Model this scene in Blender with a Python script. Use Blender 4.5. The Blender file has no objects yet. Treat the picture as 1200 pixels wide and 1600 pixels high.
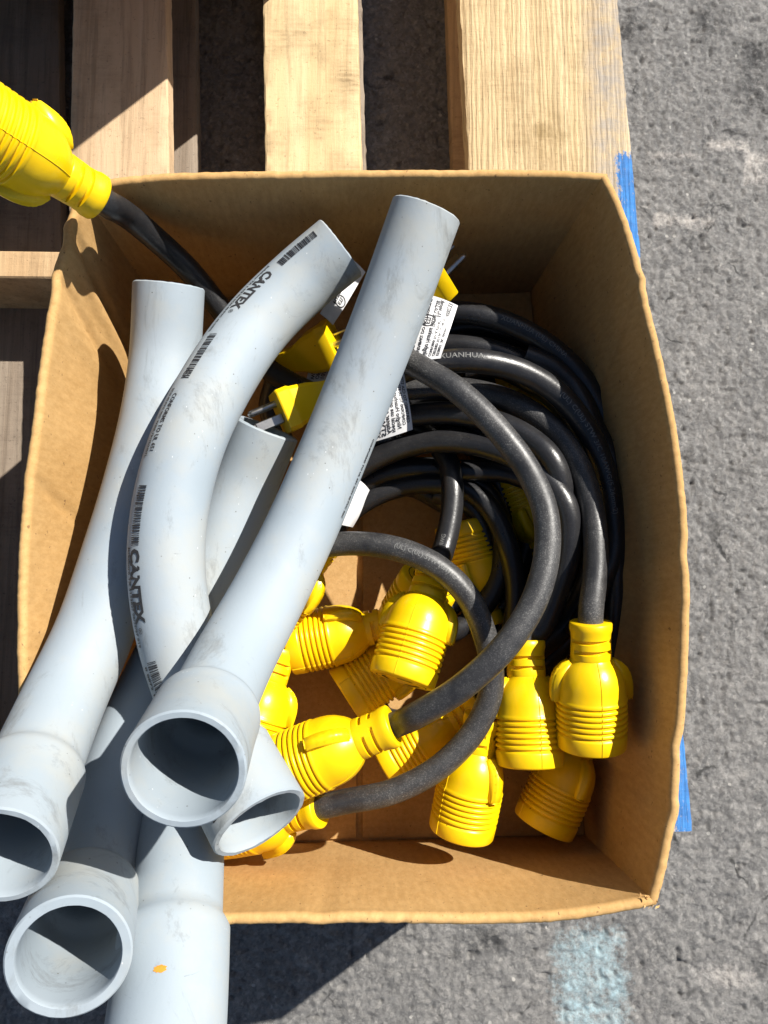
import bpy, bmesh, math, random
import numpy as np
from mathutils import Vector, Matrix, Quaternion
random.seed(7)
S = bpy.context.scene
COL = S.collection
V = Vector
# ------------------------------------------------------------------ camera
CAMZ, F = 0.83, 1208.0
cam_data = bpy.data.cameras.new('camera')
cam = bpy.data.objects.new('camera', cam_data); COL.objects.link(cam)
cam_data.sensor_fit = 'VERTICAL'; cam_data.sensor_height = 24; cam_data.lens = F/1600*24
cam_data.clip_start = 0.01; cam_data.clip_end = 500
nad = V((-46, -130, -F)).normalized()
Q = nad.rotation_difference(V((0, 0, -1)))
cam.rotation_mode = 'QUATERNION'; cam.rotation_quaternion = Q
CAM = V((0, 0, CAMZ)); cam.location = CAM
S.camera = cam
def P(px, py, z):
    """point of the place at height z seen at photo pixel (px, py)"""
    d = Q @ V((px-600, 800-py, -F))
    return CAM + d*((z-CAMZ)/d.z)
# ------------------------------------------------------------------ light
SUN = V((0.80, 0.70, 1.0)).normalized()          # towards the sun
elev = math.asin(SUN.z); azim = math.atan2(SUN.x, SUN.y)
world = bpy.data.worlds.new('World'); S.world = world; world.use_nodes = True
wn = world.node_tree; wn.nodes.clear()
sky = wn.nodes.new('ShaderNodeTexSky'); sky.sky_type = 'NISHITA'; sky.sun_disc = False
sky.sun_elevation = elev; sky.sun_rotation = azim
bg = wn.nodes.new('ShaderNodeBackground'); bg.inputs[1].default_value = 0.05
wo = wn.nodes.new('ShaderNodeOutputWorld')
wn.links.new(sky.outputs[0], bg.inputs[0]); wn.links.new(bg.outputs[0], wo.inputs[0])
sl = bpy.data.lights.new('sun', 'SUN'); sl.energy = 5.0; sl.angle = math.radians(0.55); sl.color = (1, 0.955, 0.88)
sun = bpy.data.objects.new('sun', sl); COL.objects.link(sun)
sun.rotation_mode = 'QUATERNION'; sun.rotation_quaternion = V((0, 0, 1)).rotation_difference(SUN)
sun.location = (1.5, 1.3, 2)
S.view_settings.view_transform = 'Standard'; S.view_settings.look = 'None'
S.view_settings.gamma = 1; S.view_settings.use_curve_mapping = False
S.view_settings.exposure = 0.72

# ------------------------------------------------------------------ materials
class NT:
    def __init__(s, name):
        s.m = bpy.data.materials.new(name); s.m.use_nodes = True
        s.t = s.m.node_tree; s.t.nodes.clear()
        s.b = s.n('ShaderNodeBsdfPrincipled'); o = s.n('ShaderNodeOutputMaterial')
        s.t.links.new(s.b.outputs[0], o.inputs[0])
        s.tc = s.n('ShaderNodeTexCoord')
    def n(s, k, **kw):
        x = s.t.nodes.new(k)
        for a, b in kw.items(): setattr(x, a, b)
        return x
    def l(s, a, b): s.t.links.new(a, b)
    def val(s, sock, v):
        if hasattr(v, 'is_output') or isinstance(v, bpy.types.NodeSocket): s.l(v, sock)
        else: sock.default_value = v
    def map(s, scale=(1,1,1), rot=(0,0,0), loc=(0,0,0), src=None):
        m = s.n('ShaderNodeMapping'); s.l(src or s.tc.outputs['Object'], m.inputs[0])
        m.inputs[1].default_value = loc; m.inputs[2].default_value = rot; m.inputs[3].default_value = scale
        return m.outputs[0]
    def noise(s, scale, detail=4, rough=.55, vec=None, dist=0):
        x = s.n('ShaderNodeTexNoise'); s.l(vec or s.tc.outputs['Object'], x.inputs['Vector'])
        x.inputs['Scale'].default_value = scale; x.inputs['Detail'].default_value = detail
        x.inputs['Roughness'].default_value = rough; x.inputs['Distortion'].default_value = dist
        return x.outputs[0]
    def voro(s, scale, feature='F1', vec=None, out=0, rnd=1):
        x = s.n('ShaderNodeTexVoronoi', feature=feature); s.l(vec or s.tc.outputs['Object'], x.inputs['Vector'])
        x.inputs['Scale'].default_value = scale; x.inputs['Randomness'].default_value = rnd
        return x.outputs[out]
    def ramp(s, f, stops, interp='LINEAR'):
        x = s.n('ShaderNodeValToRGB'); s.l(f, x.inputs[0]); cr = x.color_ramp; cr.interpolation = interp
        while len(cr.elements) < len(stops): cr.elements.new(.5)
        for e, (p, c) in zip(cr.elements, stops):
            e.position = p; e.color = (c, c, c, 1) if not isinstance(c, tuple) else (*c, 1)
        return x.outputs[0]
    def mix(s, f, a, b, mode='MIX'):
        x = s.n('ShaderNodeMix', data_type='RGBA', blend_type=mode)
        s.val(x.inputs[0], f)
        for sock, c in ((x.inputs[6], a), (x.inputs[7], b)):
            if isinstance(c, tuple): sock.default_value = (*c, 1)
            else: s.l(c, sock)
        return x.outputs[2]
    def math(s, op, a, b=0.0, clamp=False):
        x = s.n('ShaderNodeMath', operation=op, use_clamp=clamp)
        s.val(x.inputs[0], a); s.val(x.inputs[1], b); return x.outputs[0]
    def bump(s, h, strength, dist, prev=None):
        x = s.n('ShaderNodeBump'); s.l(h, x.inputs['Height'])
        x.inputs['Strength'].default_value = strength; x.inputs['Distance'].default_value = dist
        if prev: s.l(prev, x.inputs['Normal'])
        return x.outputs[0]
    def fin(s, col=None, rough=.5, bump=None, spec=.5, metal=0, **kw):
        if isinstance(col, tuple): s.b.inputs['Base Color'].default_value = (*col, 1)
        elif col is not None: s.l(col, s.b.inputs['Base Color'])
        s.val(s.b.inputs['Roughness'], rough)
        s.b.inputs['Specular IOR Level'].default_value = spec; s.b.inputs['Metallic'].default_value = metal
        if bump: s.l(bump, s.b.inputs['Normal'])
        for k, v in kw.items(): s.b.inputs[k.replace('_', ' ')].default_value = v
        return s.m
    def blob(s, x0, x1, y0, y1, soft=.02):
        """mask of a rectangle in object x/y with soft sides"""
        sp = s.n('ShaderNodeSeparateXYZ'); s.l(s.tc.outputs['Object'], sp.inputs[0])
        def edge(o, a, b):
            m = s.n('ShaderNodeMapRange', interpolation_type='SMOOTHSTEP'); s.l(o, m.inputs[0])
            m.inputs[1].default_value = a; m.inputs[2].default_value = b
            m.inputs[3].default_value = 0; m.inputs[4].default_value = 1; return m.outputs[0]
        X, Y = sp.outputs[0], sp.outputs[1]
        r = s.math('MULTIPLY', edge(X, x0-soft, x0+soft), edge(s.math('MULTIPLY', X, -1), -x1-soft, -x1+soft))
        r = s.math('MULTIPLY', r, edge(Y, y0-soft, y0+soft))
        return s.math('MULTIPLY', r, edge(s.math('MULTIPLY', Y, -1), -y1-soft, -y1+soft))

def mat_pvc():
    n = NT('grey_pvc')
    c = n.mix(n.ramp(n.noise(9, 3), [(.3, 0), (.7, 1)]), (.275, .328, .372), (.335, .380, .418))
    c = n.mix(n.ramp(n.noise(16, 5, .65), [(.46, 0), (.70, .6)]), c, (.38, .375, .335))     # warm handling stains
    st = n.ramp(n.noise(26, 8, .78, vec=n.map((1, .35, 1), (0, 0, .5)), dist=.6), [(.535, 0), (.66, .55)])
    c = n.mix(st, c, (.15, .155, .15))
    sc = n.ramp(n.noise(1, 6, .8, vec=n.map((260, 34, 60), (0, 0, .62)), dist=.3), [(.66, 0), (.70, .5)])
    c = n.mix(n.math('MULTIPLY', sc, n.ramp(n.noise(14, 3), [(.5, 0), (.6, 1)])), c, (.60, .62, .63))
    sd = n.ramp(n.noise(1, 5, .8, vec=n.map((40, 300, 60), (0, 0, .3)), dist=.4), [(.66, 0), (.70, .6)])
    c = n.mix(n.math('MULTIPLY', sd, n.ramp(n.noise(12, 3, vec=n.map((1, 1, 1), (0, 0, 0), (4, 2, 1))), [(.5, 0), (.58, 1)])), c, (.12, .12, .115))                                                   # grey scuffs
    ck = n.ramp(n.voro(150), [(.0, 1), (.055, .7), (.085, 0)])
    ck = n.math('MULTIPLY', ck, n.ramp(n.noise(30, 2), [(.52, 0), (.60, 1)]))
    c = n.mix(ck, c, (.10, .095, .08))
    wk = n.ramp(n.voro(190, vec=n.map((1.3, .6, 1), (0, 0, .4), (3, 1, 2))), [(.0, 1), (.05, .8), (.08, 0)])
    wk = n.math('MULTIPLY', wk, n.ramp(n.noise(22, 2), [(.54, 0), (.6, 1)]))
    c = n.mix(wk, c, (.62, .64, .66))
    b = n.bump(n.noise(60, 5), .12, .002)
    b = n.bump(n.noise(900, 2), .06, .0004, b)
    return n.fin(c, n.ramp(n.noise(20, 4), [(.3, .56), (.7, .74)]), b, .30)
def mat_pvc_cut():
    n = NT('cut_pvc_edge')
    c = n.mix(n.ramp(n.noise(120, 4), [(.4, 0), (.65, 1)]), (.25, .275, .29), (.36, .38, .40))
    return n.fin(c, .7, n.bump(n.noise(500, 3), .5, .0006), .3)
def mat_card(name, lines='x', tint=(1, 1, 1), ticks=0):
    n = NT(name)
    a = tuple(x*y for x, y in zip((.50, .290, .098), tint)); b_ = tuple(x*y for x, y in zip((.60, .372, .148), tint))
    c = n.mix(n.ramp(n.noise(7, 5, .6), [(.3, 0), (.7, 1)]), a, b_)
    fib = n.ramp(n.noise(260, 5, .75, vec=n.map((1, 1, .35))), [(.36, 0), (.64, 1)])
    c = n.mix(fib, n.mix(.22, c, (.20, .11, .05)), n.mix(.15, c, (.66, .46, .26)))
    fl = n.ramp(n.noise(420, 2, vec=n.map((1, .6, .6))), [(.69, 0), (.74, .65)])
    c = n.mix(fl, c, (.13, .07, .035))
    w = n.n('ShaderNodeTexWave', bands_direction={'x': 'X', 'y': 'Y', 'z': 'Z'}[lines]); n.l(n.map((1, 1, 1)), w.inputs[0])
    w.inputs['Scale'].default_value = 43; w.inputs['Distortion'].default_value = .25
    c = n.mix(n.math('MULTIPLY', w.outputs[1], .05), c, (.2, .11, .05))
    b = n.bump(w.outputs[1], .05 + ticks*.1, .0006)
    if ticks:
        ax = {'x': (900, 30, 30), 'y': (30, 900, 30)}[lines]
        tk = n.ramp(n.noise(1, 3, .6, vec=n.map(ax)), [(.60, 0), (.66, 1)])
        b = n.bump(tk, -.9, .0014, b); c = n.mix(n.math('MULTIPLY', tk, .45), c, (.26, .15, .06))
    b = n.bump(n.noise(34, 4), .25, .003, b)
    b = n.bump(n.noise(700, 3, .7), .28, .0005, b)
    return n.fin(c, .82, b, .2)
def mat_yellow(name='yellow_vinyl'):
    n = NT(name)
    c = n.mix(n.ramp(n.noise(30, 3), [(.35, 0), (.7, 1)]), (.82, .520, .002), (.88, .585, .004))
    d = n.ramp(n.voro(110), [(.0, 1), (.045, .8), (.07, 0)])
    d = n.math('MULTIPLY', d, n.ramp(n.noise(45, 2), [(.56, 0), (.6, 1)]))
    c = n.mix(d, c, (.16, .09, .01))
    c = n.mix(n.ramp(n.noise(70, 6, .7), [(.60, 0), (.78, .35)]), c, (.55, .34, .02))
    b = n.bump(n.noise(55, 3), .12, .002)
    b = n.bump(n.noise(1300, 2), .05, .0003, b)
    return n.fin(c, n.ramp(n.noise(25, 3), [(.3, .27), (.7, .4)]), b, .42)
def mat_rubber(nm='black_rubber', k=1.0):
    n = NT(nm)
    dust = n.ramp(n.noise(26, 6, .7), [(.36, 0), (.62, 1)])
    spk = n.ramp(n.noise(1100, 3, .8), [(.52, 0), (.66, 1)])
    c = n.mix(n.math('MULTIPLY', dust, .62*k), (.013, .013, .015), (.062, .061, .060))
    c = n.mix(n.math('MULTIPLY', spk, n.math('MULTIPLY', n.math('ADD', n.math('MULTIPLY', dust, .55), .06), k)), c, (.30, .29, .275))
    sc = n.ramp(n.noise(42, 7, .75, vec=n.map((1, 1, 1), (0, 0, .7)), dist=1.4), [(.70, 0), (.735, .8*k)])
    c = n.mix(sc, c, (.36, .35, .32))
    b = n.bump(n.noise(480, 3, .7), .25, .0006)
    b = n.bump(n.noise(70, 2), .12, .0015, b)
    return n.fin(c, n.ramp(n.noise(60, 4), [(.3, .24+.12*k), (.7, .36+.18*k)]), b, .6)
def mat_wood(name, c1, c2, dirt, k=1.0, rough_saw=0, blue=None):
    n = NT(name)
    v = n.map((42*k, 2.2, 42*k)); v2 = n.map((150*k, 6, 150*k)); v3 = n.map((26, 300, 10), (0, 0, .03))
    g = n.noise(1, 5, .6, vec=v, dist=.9); g2 = n.noise(1, 6, .7, vec=v2, dist=.5)
    c = n.mix(n.ramp(g, [(.3, 0), (.7, 1)]), c1, c2)
    c = n.mix(n.ramp(g2, [(.50, 0), (.74, .65)]), c, tuple(x*.42 for x in c1))
    dn = n.ramp(n.noise(11, 6, .68), [(.48, 0), (.72, 1)])
    dn2 = n.math('MULTIPLY', dn, n.ramp(n.noise(1, 4, .7, vec=v3), [(.38, .45), (.62, 1)]))
    c = n.mix(n.math('MULTIPLY', dn2, .85), c, dirt)
    c = n.mix(n.ramp(n.noise(260, 4, .8), [(.60, 0), (.70, .6)]), c, tuple(x*.4 for x in dirt))
    h = n.math('ADD', g2, n.math('MULTIPLY', n.noise(1, 4, .7, vec=v3), .30 + .15*rough_saw))
    if rough_saw:
        w = n.n('ShaderNodeTexWave', bands_direction='X'); n.l(n.map((1, .10, 1), (0, 0, 0)), w.inputs[0])
        w.inputs['Scale'].default_value = 62; w.inputs['Distortion'].default_value = 7; w.inputs['Detail'].default_value = 4; w.inputs['Detail Scale'].default_value = 2.2; w.inputs['Detail Roughness'].default_value = .65
        c = n.mix(n.ramp(w.outputs[1], [(.0, .34), (.30, 0)]), c, (.24, .16, .08))
        h = n.math('ADD', h, n.math('MULTIPLY', w.outputs[1], .35))
        m = n.math('MULTIPLY', n.blob(.165, .205, .222, .268, soft=.028), n.ramp(n.noise(60, 5, .7), [(.38, 0), (.62, .75)]))
        c = n.mix(m, c, (.20, .135, .05))
        g1 = n.math('MULTIPLY', n.blob(.228, .40, -.2, .8, soft=.014), n.ramp(n.noise(40, 6, .8), [(.35, .1), (.6, .8)]))
        c = n.mix(g1, c, (.30, .28, .26))
    if blue:
        (ax, ay, bx, by), *spans = blue
        k_ = (bx-ax)/(by-ay)
        sp = n.n('ShaderNodeSeparateXYZ'); n.l(n.tc.outputs['Object'], sp.inputs[0])
        # distance in from the outer edge
        d_ = n.math('SUBTRACT', n.math('ADD', n.math('MULTIPLY', sp.outputs[1], k_), ax-k_*ay), sp.outputs[0])
        def sst(o, a, b):
            q = n.n('ShaderNodeMapRange', interpolation_type='SMOOTHSTEP'); n.l(o, q.inputs[0])
            for ii, vv in zip((1, 2, 3, 4), (a, b, 0, 1)): q.inputs[ii].default_value = vv
            return q.outputs[0]
        inn = n.math('SUBTRACT', 1.0, sst(d_, .010, .026))
        tot = None
        for (y0, y1) in spans:
            q = n.math('MULTIPLY', sst(sp.outputs[1], y0-.008, y0+.008), n.math('SUBTRACT', 1.0, sst(sp.outputs[1], y1-.022, y1+.006)))
            tot = q if tot is None else n.math('ADD', tot, q)
        m = n.math('MULTIPLY', inn, tot)
        m = n.math('ADD', m, n.math('MULTIPLY', n.math('SUBTRACT', n.noise(1, 5, .8, vec=n.map((300, 150, 100))), .5), 2.6))
        m = n.math('SUBTRACT', m, n.math('MULTIPLY', n.math('SUBTRACT', 1.0, tot), .6))
        m = n.ramp(m, [(.45, 0), (.78, .92)])
        c = n.mix(m, c, n.mix(n.ramp(n.noise(90, 4), [(.35, 0), (.65, 1)]), (.010, .135, .40), (.02, .20, .55)))
    b = n.bump(h, .55 + .3*rough_saw, .0016)
    b = n.bump(n.noise(700, 3), .3, .0005, b)
    return n.fin(c, .8, b, .2)
def mat_ground():
    n = NT('asphalt')
    big = n.noise(3.2, 5, .6); mid = n.noise(55, 6, .7); fine = n.noise(420, 6, .75)
    c = n.mix(n.ramp(n.noise(6, 6, .68), [(.38, 0), (.62, 1)]), (.125, .125, .127), (.315, .302, .288))
    c = n.mix(n.ramp(mid, [(.35, 0), (.65, 1)]), n.mix(.62, c, (.075, .075, .077)), n.mix(.45, c, (.44, .43, .41)))
    c = n.mix(n.ramp(fine, [(.32, .75), (.42, 0)]), c, (.06, .06, .062))
    c = n.mix(n.ramp(fine, [(.55, 0), (.70, .6)]), c, (.52, .50, .48))
    # aggregate: every chip its own tone
    for sc_, lo, amt in ((170, .0, .38), (330, .0, .38)):
        chip = n.voro(sc_, out=1, vec=n.map((1, 1, .2)))
        c = n.mix(amt, c, n.ramp(chip, [(.0, (.07, .07, .073)), (.35, (.17, .168, .165)), (.7, (.27, .262, .25)), (1, (.46, .44, .41))]))
    st = n.math('MULTIPLY', n.ramp(n.voro(120), [(.0, 1), (.20, .85), (.27, 0)]), n.ramp(n.voro(120, out=1), [(.86, 0), (.88, .8)]))
    c = n.mix(st, c, (.56, .54, .50))
    wv = n.n('ShaderNodeVectorMath', operation='ADD'); n.l(n.tc.outputs['Object'], wv.inputs[0])
    nz = n.n('ShaderNodeTexNoise'); n.l(n.tc.outputs['Object'], nz.inputs['Vector']); nz.inputs['Scale'].default_value = 24; nz.inputs['Detail'].default_value = 6
    sc2 = n.n('ShaderNodeVectorMath', operation='SCALE'); n.l(nz.outputs[1], sc2.inputs[0]); sc2.inputs[3].default_value = .06
    n.l(sc2.outputs[0], wv.inputs[1])
    cr = n.ramp(n.voro(11, 'DISTANCE_TO_EDGE', vec=wv.outputs[0]), [(.0, 1), (.012, .8), (.028, 0)])
    cr = n.math('MULTIPLY', cr, n.ramp(n.noise(13, 4, .7), [(.53, 0), (.62, .85)]))
    c = n.mix(cr, c, (.03, .03, .03))
    for (x0, y0, x1, y1) in ((965, 15, 1010, 65), (1085, 5, 1140, 55), (735, 1455, 790, 1490), (1150, 60, 1210, 180)):
        a = P(x0, y0, 0); b_ = P(x1, y1, 0)
        m = n.math('MULTIPLY', n.blob(a.x, b_.x, b_.y, a.y, soft=.012), n.ramp(n.noise(60, 6, .75), [(.38, 0), (.58, .85)]))
        c = n.mix(m, c, (.035, .035, .037))
    tar = n.ramp(n.noise(9, 5, .7), [(.62, 0), (.74, .6)]); c = n.mix(tar, c, (.06, .06, .06))
    rag = n.noise(150, 5, .8); rag2 = n.noise(28, 5, .7)
    def paint(c, box, col, lo, hi, amt, soft=.02):
        m = n.blob(*box, soft=soft)
        m = n.math('MULTIPLY', m, n.math('ADD', n.math('MULTIPLY', rag, .7), n.math('MULTIPLY', rag2, .5)))
        return n.mix(n.ramp(m, [(lo, 0), (hi, amt)]), c, col)
    a = P(842, 1425, 0); b_ = P(1012, 1660, 0)
    c = paint(c, (a.x, b_.x, b_.y, a.y), (.48, .70, .78), .45, .76, .75, .035)     # pale blue spray
    a = P(795, 1440, 0); b_ = P(870, 1640, 0)
    for (x0, y0, x1, y1, amt) in ((1000, 225, 1110, 256, .7), (1095, 205, 1185, 245, .75), (1010, 320, 1130, 365, .7), (1150, 225, 1230, 300, .7), (985, 240, 1060, 255, .5), (1080, 1500, 1200, 1560, .5)):
        a = P(x0, y0, 0); b_ = P(x1, y1, 0)
        c = paint(c, (a.x, b_.x, b_.y, a.y), (.66, .61, .56), .48, .68, amt*.95, .016)  # mortar scuffs
    b = n.bump(n.noise(95, 8, .76, dist=1.2), .9, .0045)
    b = n.bump(n.voro(150, vec=n.map((1, 1, .2))), .55, .0020, b)
    b = n.bump(cr, -1, .004, b)
    b = n.bump(n.noise(600, 4, .8), .8, .0012, b)
    return n.fin(c, .8, b, .35)
def mat_flat(name, col, rough=.6, metal=0, spec=.4, nz=0):
    n = NT(name)
    if nz:
        c = n.mix(n.ramp(n.noise(nz, 5, .7), [(.35, 0), (.65, 1)]), tuple(x*.72 for x in col), col)
    else: c = col
    return n.fin(c, rough, n.bump(n.noise(300, 3), .1, .0005), spec, metal)
PVC, CUT = mat_pvc(), mat_pvc_cut()
CARD_X = mat_card('kraft_cardboard_side', 'x'); CARD_Y = mat_card('kraft_cardboard_end', 'y')
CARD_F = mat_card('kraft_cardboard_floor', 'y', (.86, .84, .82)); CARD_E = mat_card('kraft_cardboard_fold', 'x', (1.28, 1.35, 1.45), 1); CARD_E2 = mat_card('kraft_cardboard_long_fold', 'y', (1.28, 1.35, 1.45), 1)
YEL, RUB, GROUND = mat_yellow(), mat_rubber('dusty_black_rubber'), mat_ground()
RUB_CLEAN = mat_rubber('clean_black_rubber', .22)
SLOT = mat_flat('dark_slot', (.05, .03, .008), .8)
METAL = mat_flat('nickel_blade', (.62, .60, .57), .3, 1, .5, 60)
PAPER = mat_flat('white_tag_vinyl', (.74, .74, .75), .42, 0, .5, 20)
INK = mat_flat('black_ink', (.02, .02, .024), .5)
PIPE_INK = mat_flat('pipe_print_ink', (.035, .036, .04), .6, nz=500)
CORD_INK = mat_flat('grey_cord_print', (.17, .17, .165), .6, nz=400)
RUST = mat_flat('rust_stain', (.62, .27, .03), .8, nz=200)
SEAL = mat_flat('glue_black', (.05, .03, .02), .8)

# ------------------------------------------------------------------ object helpers
def link(name, me, mat, parent=None, kind=None, label=None, cat=None, group=None, smooth=None):
    o = bpy.data.objects.new(name, me); COL.objects.link(o)
    if parent: o.parent = parent
    if mat is not None:
        me.materials.clear()
        for m in (mat if isinstance(mat, (list, tuple)) else [mat]): me.materials.append(m)
    if smooth is not None:
        me.shade_smooth(); me.set_sharp_from_angle(angle=math.radians(smooth))
    if kind: o['kind'] = kind
    if label: o['label'] = label
    if cat: o['category'] = cat
    if group: o['group'] = group
    return o
def thing(name, loc, label, cat, group=None):
    o = bpy.data.objects.new(name, None); COL.objects.link(o); o.location = loc
    o.empty_display_size = .03
    o['label'] = label; o['category'] = cat
    if group: o['group'] = group
    return o
def mesh(verts, faces, midx=None, off=V((0, 0, 0))):
    me = bpy.data.meshes.new('m')
    me.from_pydata([tuple(V(v)-off) for v in verts], [], faces)
    if midx is not None: me.polygons.foreach_set('material_index', midx)
    me.update()
    return me
def catmull(pts, per=10):
    out = []
    n = len(pts)
    for i in range(n-1):
        p0 = pts[i-1] if i > 0 else pts[0]*2-pts[1]
        p1, p2 = pts[i], pts[i+1]
        p3 = pts[i+2] if i+2 < n else pts[-1]*2-pts[-2]
        # centripetal parametrisation
        t0 = 0; t1 = t0+max((p1-p0).length, 1e-6)**.5; t2 = t1+max((p2-p1).length, 1e-6)**.5; t3 = t2+max((p3-p2).length, 1e-6)**.5
        for k in range(per):
            t = t1+(t2-t1)*k/per
            a1 = p0*((t1-t)/(t1-t0))+p1*((t-t0)/(t1-t0)); a2 = p1*((t2-t)/(t2-t1))+p2*((t-t1)/(t2-t1)); a3 = p2*((t3-t)/(t3-t2))+p3*((t-t2)/(t3-t2))
            b1 = a1*((t2-t)/(t2-t0))+a2*((t-t0)/(t2-t0)); b2 = a2*((t3-t)/(t3-t1))+a3*((t-t1)/(t3-t1))
            out.append(b1*((t2-t)/(t2-t1))+b2*((t-t1)/(t2-t1)))
    out.append(pts[-1].copy())
    return out
class Path:
    def __init__(s, pts, step, smooth=3):
        d = catmull(pts, 14)
        for _ in range(smooth):
            d = [d[0]]+[(d[i-1]+d[i]*2+d[i+1])/4 for i in range(1, len(d)-1)]+[d[-1]]
        L = [0]
        for i in range(1, len(d)): L.append(L[-1]+(d[i]-d[i-1]).length)
        s.L = L[-1]; n = max(6, int(s.L/step)); s.n = n
        A = np.array([tuple(p) for p in d]); L = np.array(L)
        u = np.linspace(0, s.L, n+1)
        s.u = u
        s.p = [V((np.interp(x, L, A[:, 0]), np.interp(x, L, A[:, 1]), np.interp(x, L, A[:, 2]))) for x in u]
        s.t = [(s.p[min(i+1, n)]-s.p[max(i-1, 0)]).normalized() for i in range(n+1)]
        nn = s.t[0].orthogonal().normalized(); s.nm = []
        for i in range(n+1):
            nn = (nn-s.t[i]*nn.dot(s.t[i])).normalized(); s.nm.append(nn.copy())
        s.bn = [s.t[i].cross(s.nm[i]) for i in range(n+1)]
    def at(s, x):
        x = min(max(x, 0), s.L); f = x/s.L*s.n; i = min(int(f), s.n-1); k = f-i
        return s.p[i].lerp(s.p[i+1], k), s.t[i].lerp(s.t[i+1], k).normalized()
    def surf(s, x, ang, r):
        """surface point: ang 0 faces the photographer's side"""
        p, t = s.at(x); c = CAM-p; n = (c-t*c.dot(t)).normalized(); b = t.cross(n)
        return p+(n*math.cos(ang)+b*math.sin(ang))*r
def tube_mesh(path, rad, seg=20, inner=None, cap=True, jag=0.0, off=V((0,0,0))):
    vs, fs, mi = [], [], []
    n = path.n
    def ring(i, r, da=0, jg=0):
        b = len(vs)
        for k in range(seg):
            a = 2*math.pi*k/seg
            q = path.p[i]+(path.nm[i]*math.cos(a)+path.bn[i]*math.sin(a))*r+path.t[i]*(da+jg*random.uniform(-1, 1))
            vs.append(q)
        return b
    def join(a, b, m=0):
        for k in range(seg):
            fs.append((a+k, a+(k+1) % seg, b+(k+1) % seg, b+k)); mi.append(m)
    outer = [ring(i, rad(path.u[i], i)) for i in range(n+1)]
    for i in range(n): join(outer[i+1], outer[i])
    if inner:
        inn = [ring(i, rad(path.u[i], i)-inner) for i in range(n+1)]
        for i in range(n): join(inn[i], inn[i+1])
        # cut rims with a small chamfer and burrs
        e = .0009
        for i, sg, o_, n_ in ((0, -1, outer[0], inn[0]), (n, 1, outer[n], inn[n])):
            r = rad(path.u[i], i)
            a = ring(i, r-e, sg*e, jag); b = ring(i, r-inner+e*.6, sg*e, jag)
            if sg < 0:
                join(o_, a, 1); join(a, b, 1); join(b, n_, 1)
            else:
                join(a, o_, 1); join(b, a, 1); join(n_, b, 1)
    elif cap:
        for i, rg in ((0, outer[0]), (n, outer[n])):
            c = len(vs); vs.append(path.p[i])
            for k in range(seg):
                f = (rg+k, c, rg+(k+1) % seg)
                fs.append(f if i == 0 else f[::-1]); mi.append(0)
    return mesh(vs, fs, mi, off)
def text_mesh(txt, size, bold=0.0, spacing=1.0, shear=0):
    cu = bpy.data.curves.new('t', 'FONT'); cu.body = txt; cu.size = size; cu.offset = bold; cu.shear = shear
    cu.space_character = spacing; cu.resolution_u = 2; cu.fill_mode = 'FRONT'
    o = bpy.data.objects.new('t', cu); COL.objects.link(o)
    dg = bpy.context.evaluated_depsgraph_get(); dg.update()
    me = bpy.data.meshes.new_from_object(o.evaluated_get(dg))
    vs = [v.co.copy() for v in me.vertices]; fs = [tuple(p.vertices) for p in me.polygons]
    bpy.data.objects.remove(o); bpy.data.curves.remove(cu); bpy.data.meshes.remove(me)
    return vs, fs
class Marks:
    """flat print collected in (u, v) and wrapped on a surface by a function"""
    def __init__(s): s.v, s.f = [], []
    def rect(s, u0, v0, u1, v1, nv=1):
        for k in range(nv):
            a, b_ = v0+(v1-v0)*k/nv, v0+(v1-v0)*(k+1)/nv
            b = len(s.v); s.v += [V((u0, a, 0)), V((u1, a, 0)), V((u1, b_, 0)), V((u0, b_, 0))]; s.f.append((b, b+1, b+2, b+3))
    def text(s, txt, u, v, size, bold=0, spacing=1, width=None):
        vs, fs = text_mesh(txt, size, bold, spacing)
        if not vs: return
        if width:
            w = max(q.x for q in vs) or 1
            for q in vs: q.x *= width/w
        b = len(s.v); s.v += [V((u+q.x, v+q.y, 0)) for q in vs]; s.f += [tuple(b+i for i in f) for f in fs]
    def bars(s, u, v, length, h, n=26):
        x = u
        while x < u+length:
            w = random.choice((.5, .5, .9, 1.3))*length/n*.62
            s.rect(x, v-random.choice((0, 0, 0, .0006)), x+w, v+h, 3); x += w+random.choice((.4, .6, .9))*length/n*.75
    def ring(s, u, v, r, w, n=20):
        for k in range(n):
            a, b = 2*math.pi*k/n, 2*math.pi*(k+1)/n
            q = len(s.v)
            for (rr, t) in ((r, a), (r, b), (r-w, b), (r-w, a)): s.v.append(V((u+rr*math.cos(t), v+rr*math.sin(t), 0)))
            s.f.append((q, q+1, q+2, q+3))
    def build(s, name, fn, mat, parent, off):
        me = mesh([fn(q.x, q.y) for q in s.v], s.f, None, off)
        return link(name, me, mat, parent)
def box_mesh(x0, x1, y0, y1, z0, z1, bev=.0, seg=1, off=V((0,0,0))):
    bm = bmesh.new(); bmesh.ops.create_cube(bm, size=1)
    bmesh.ops.scale(bm, vec=(x1-x0, y1-y0, z1-z0), verts=bm.verts)
    bmesh.ops.translate(bm, vec=V(((x0+x1)/2, (y0+y1)/2, (z0+z1)/2))-off, verts=bm.verts)
    if bev: bmesh.ops.bevel(bm, geom=bm.edges[:], offset=bev, segments=seg, affect='EDGES')
    me = bpy.data.meshes.new('b'); bm.to_mesh(me); bm.free(); return me

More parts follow.
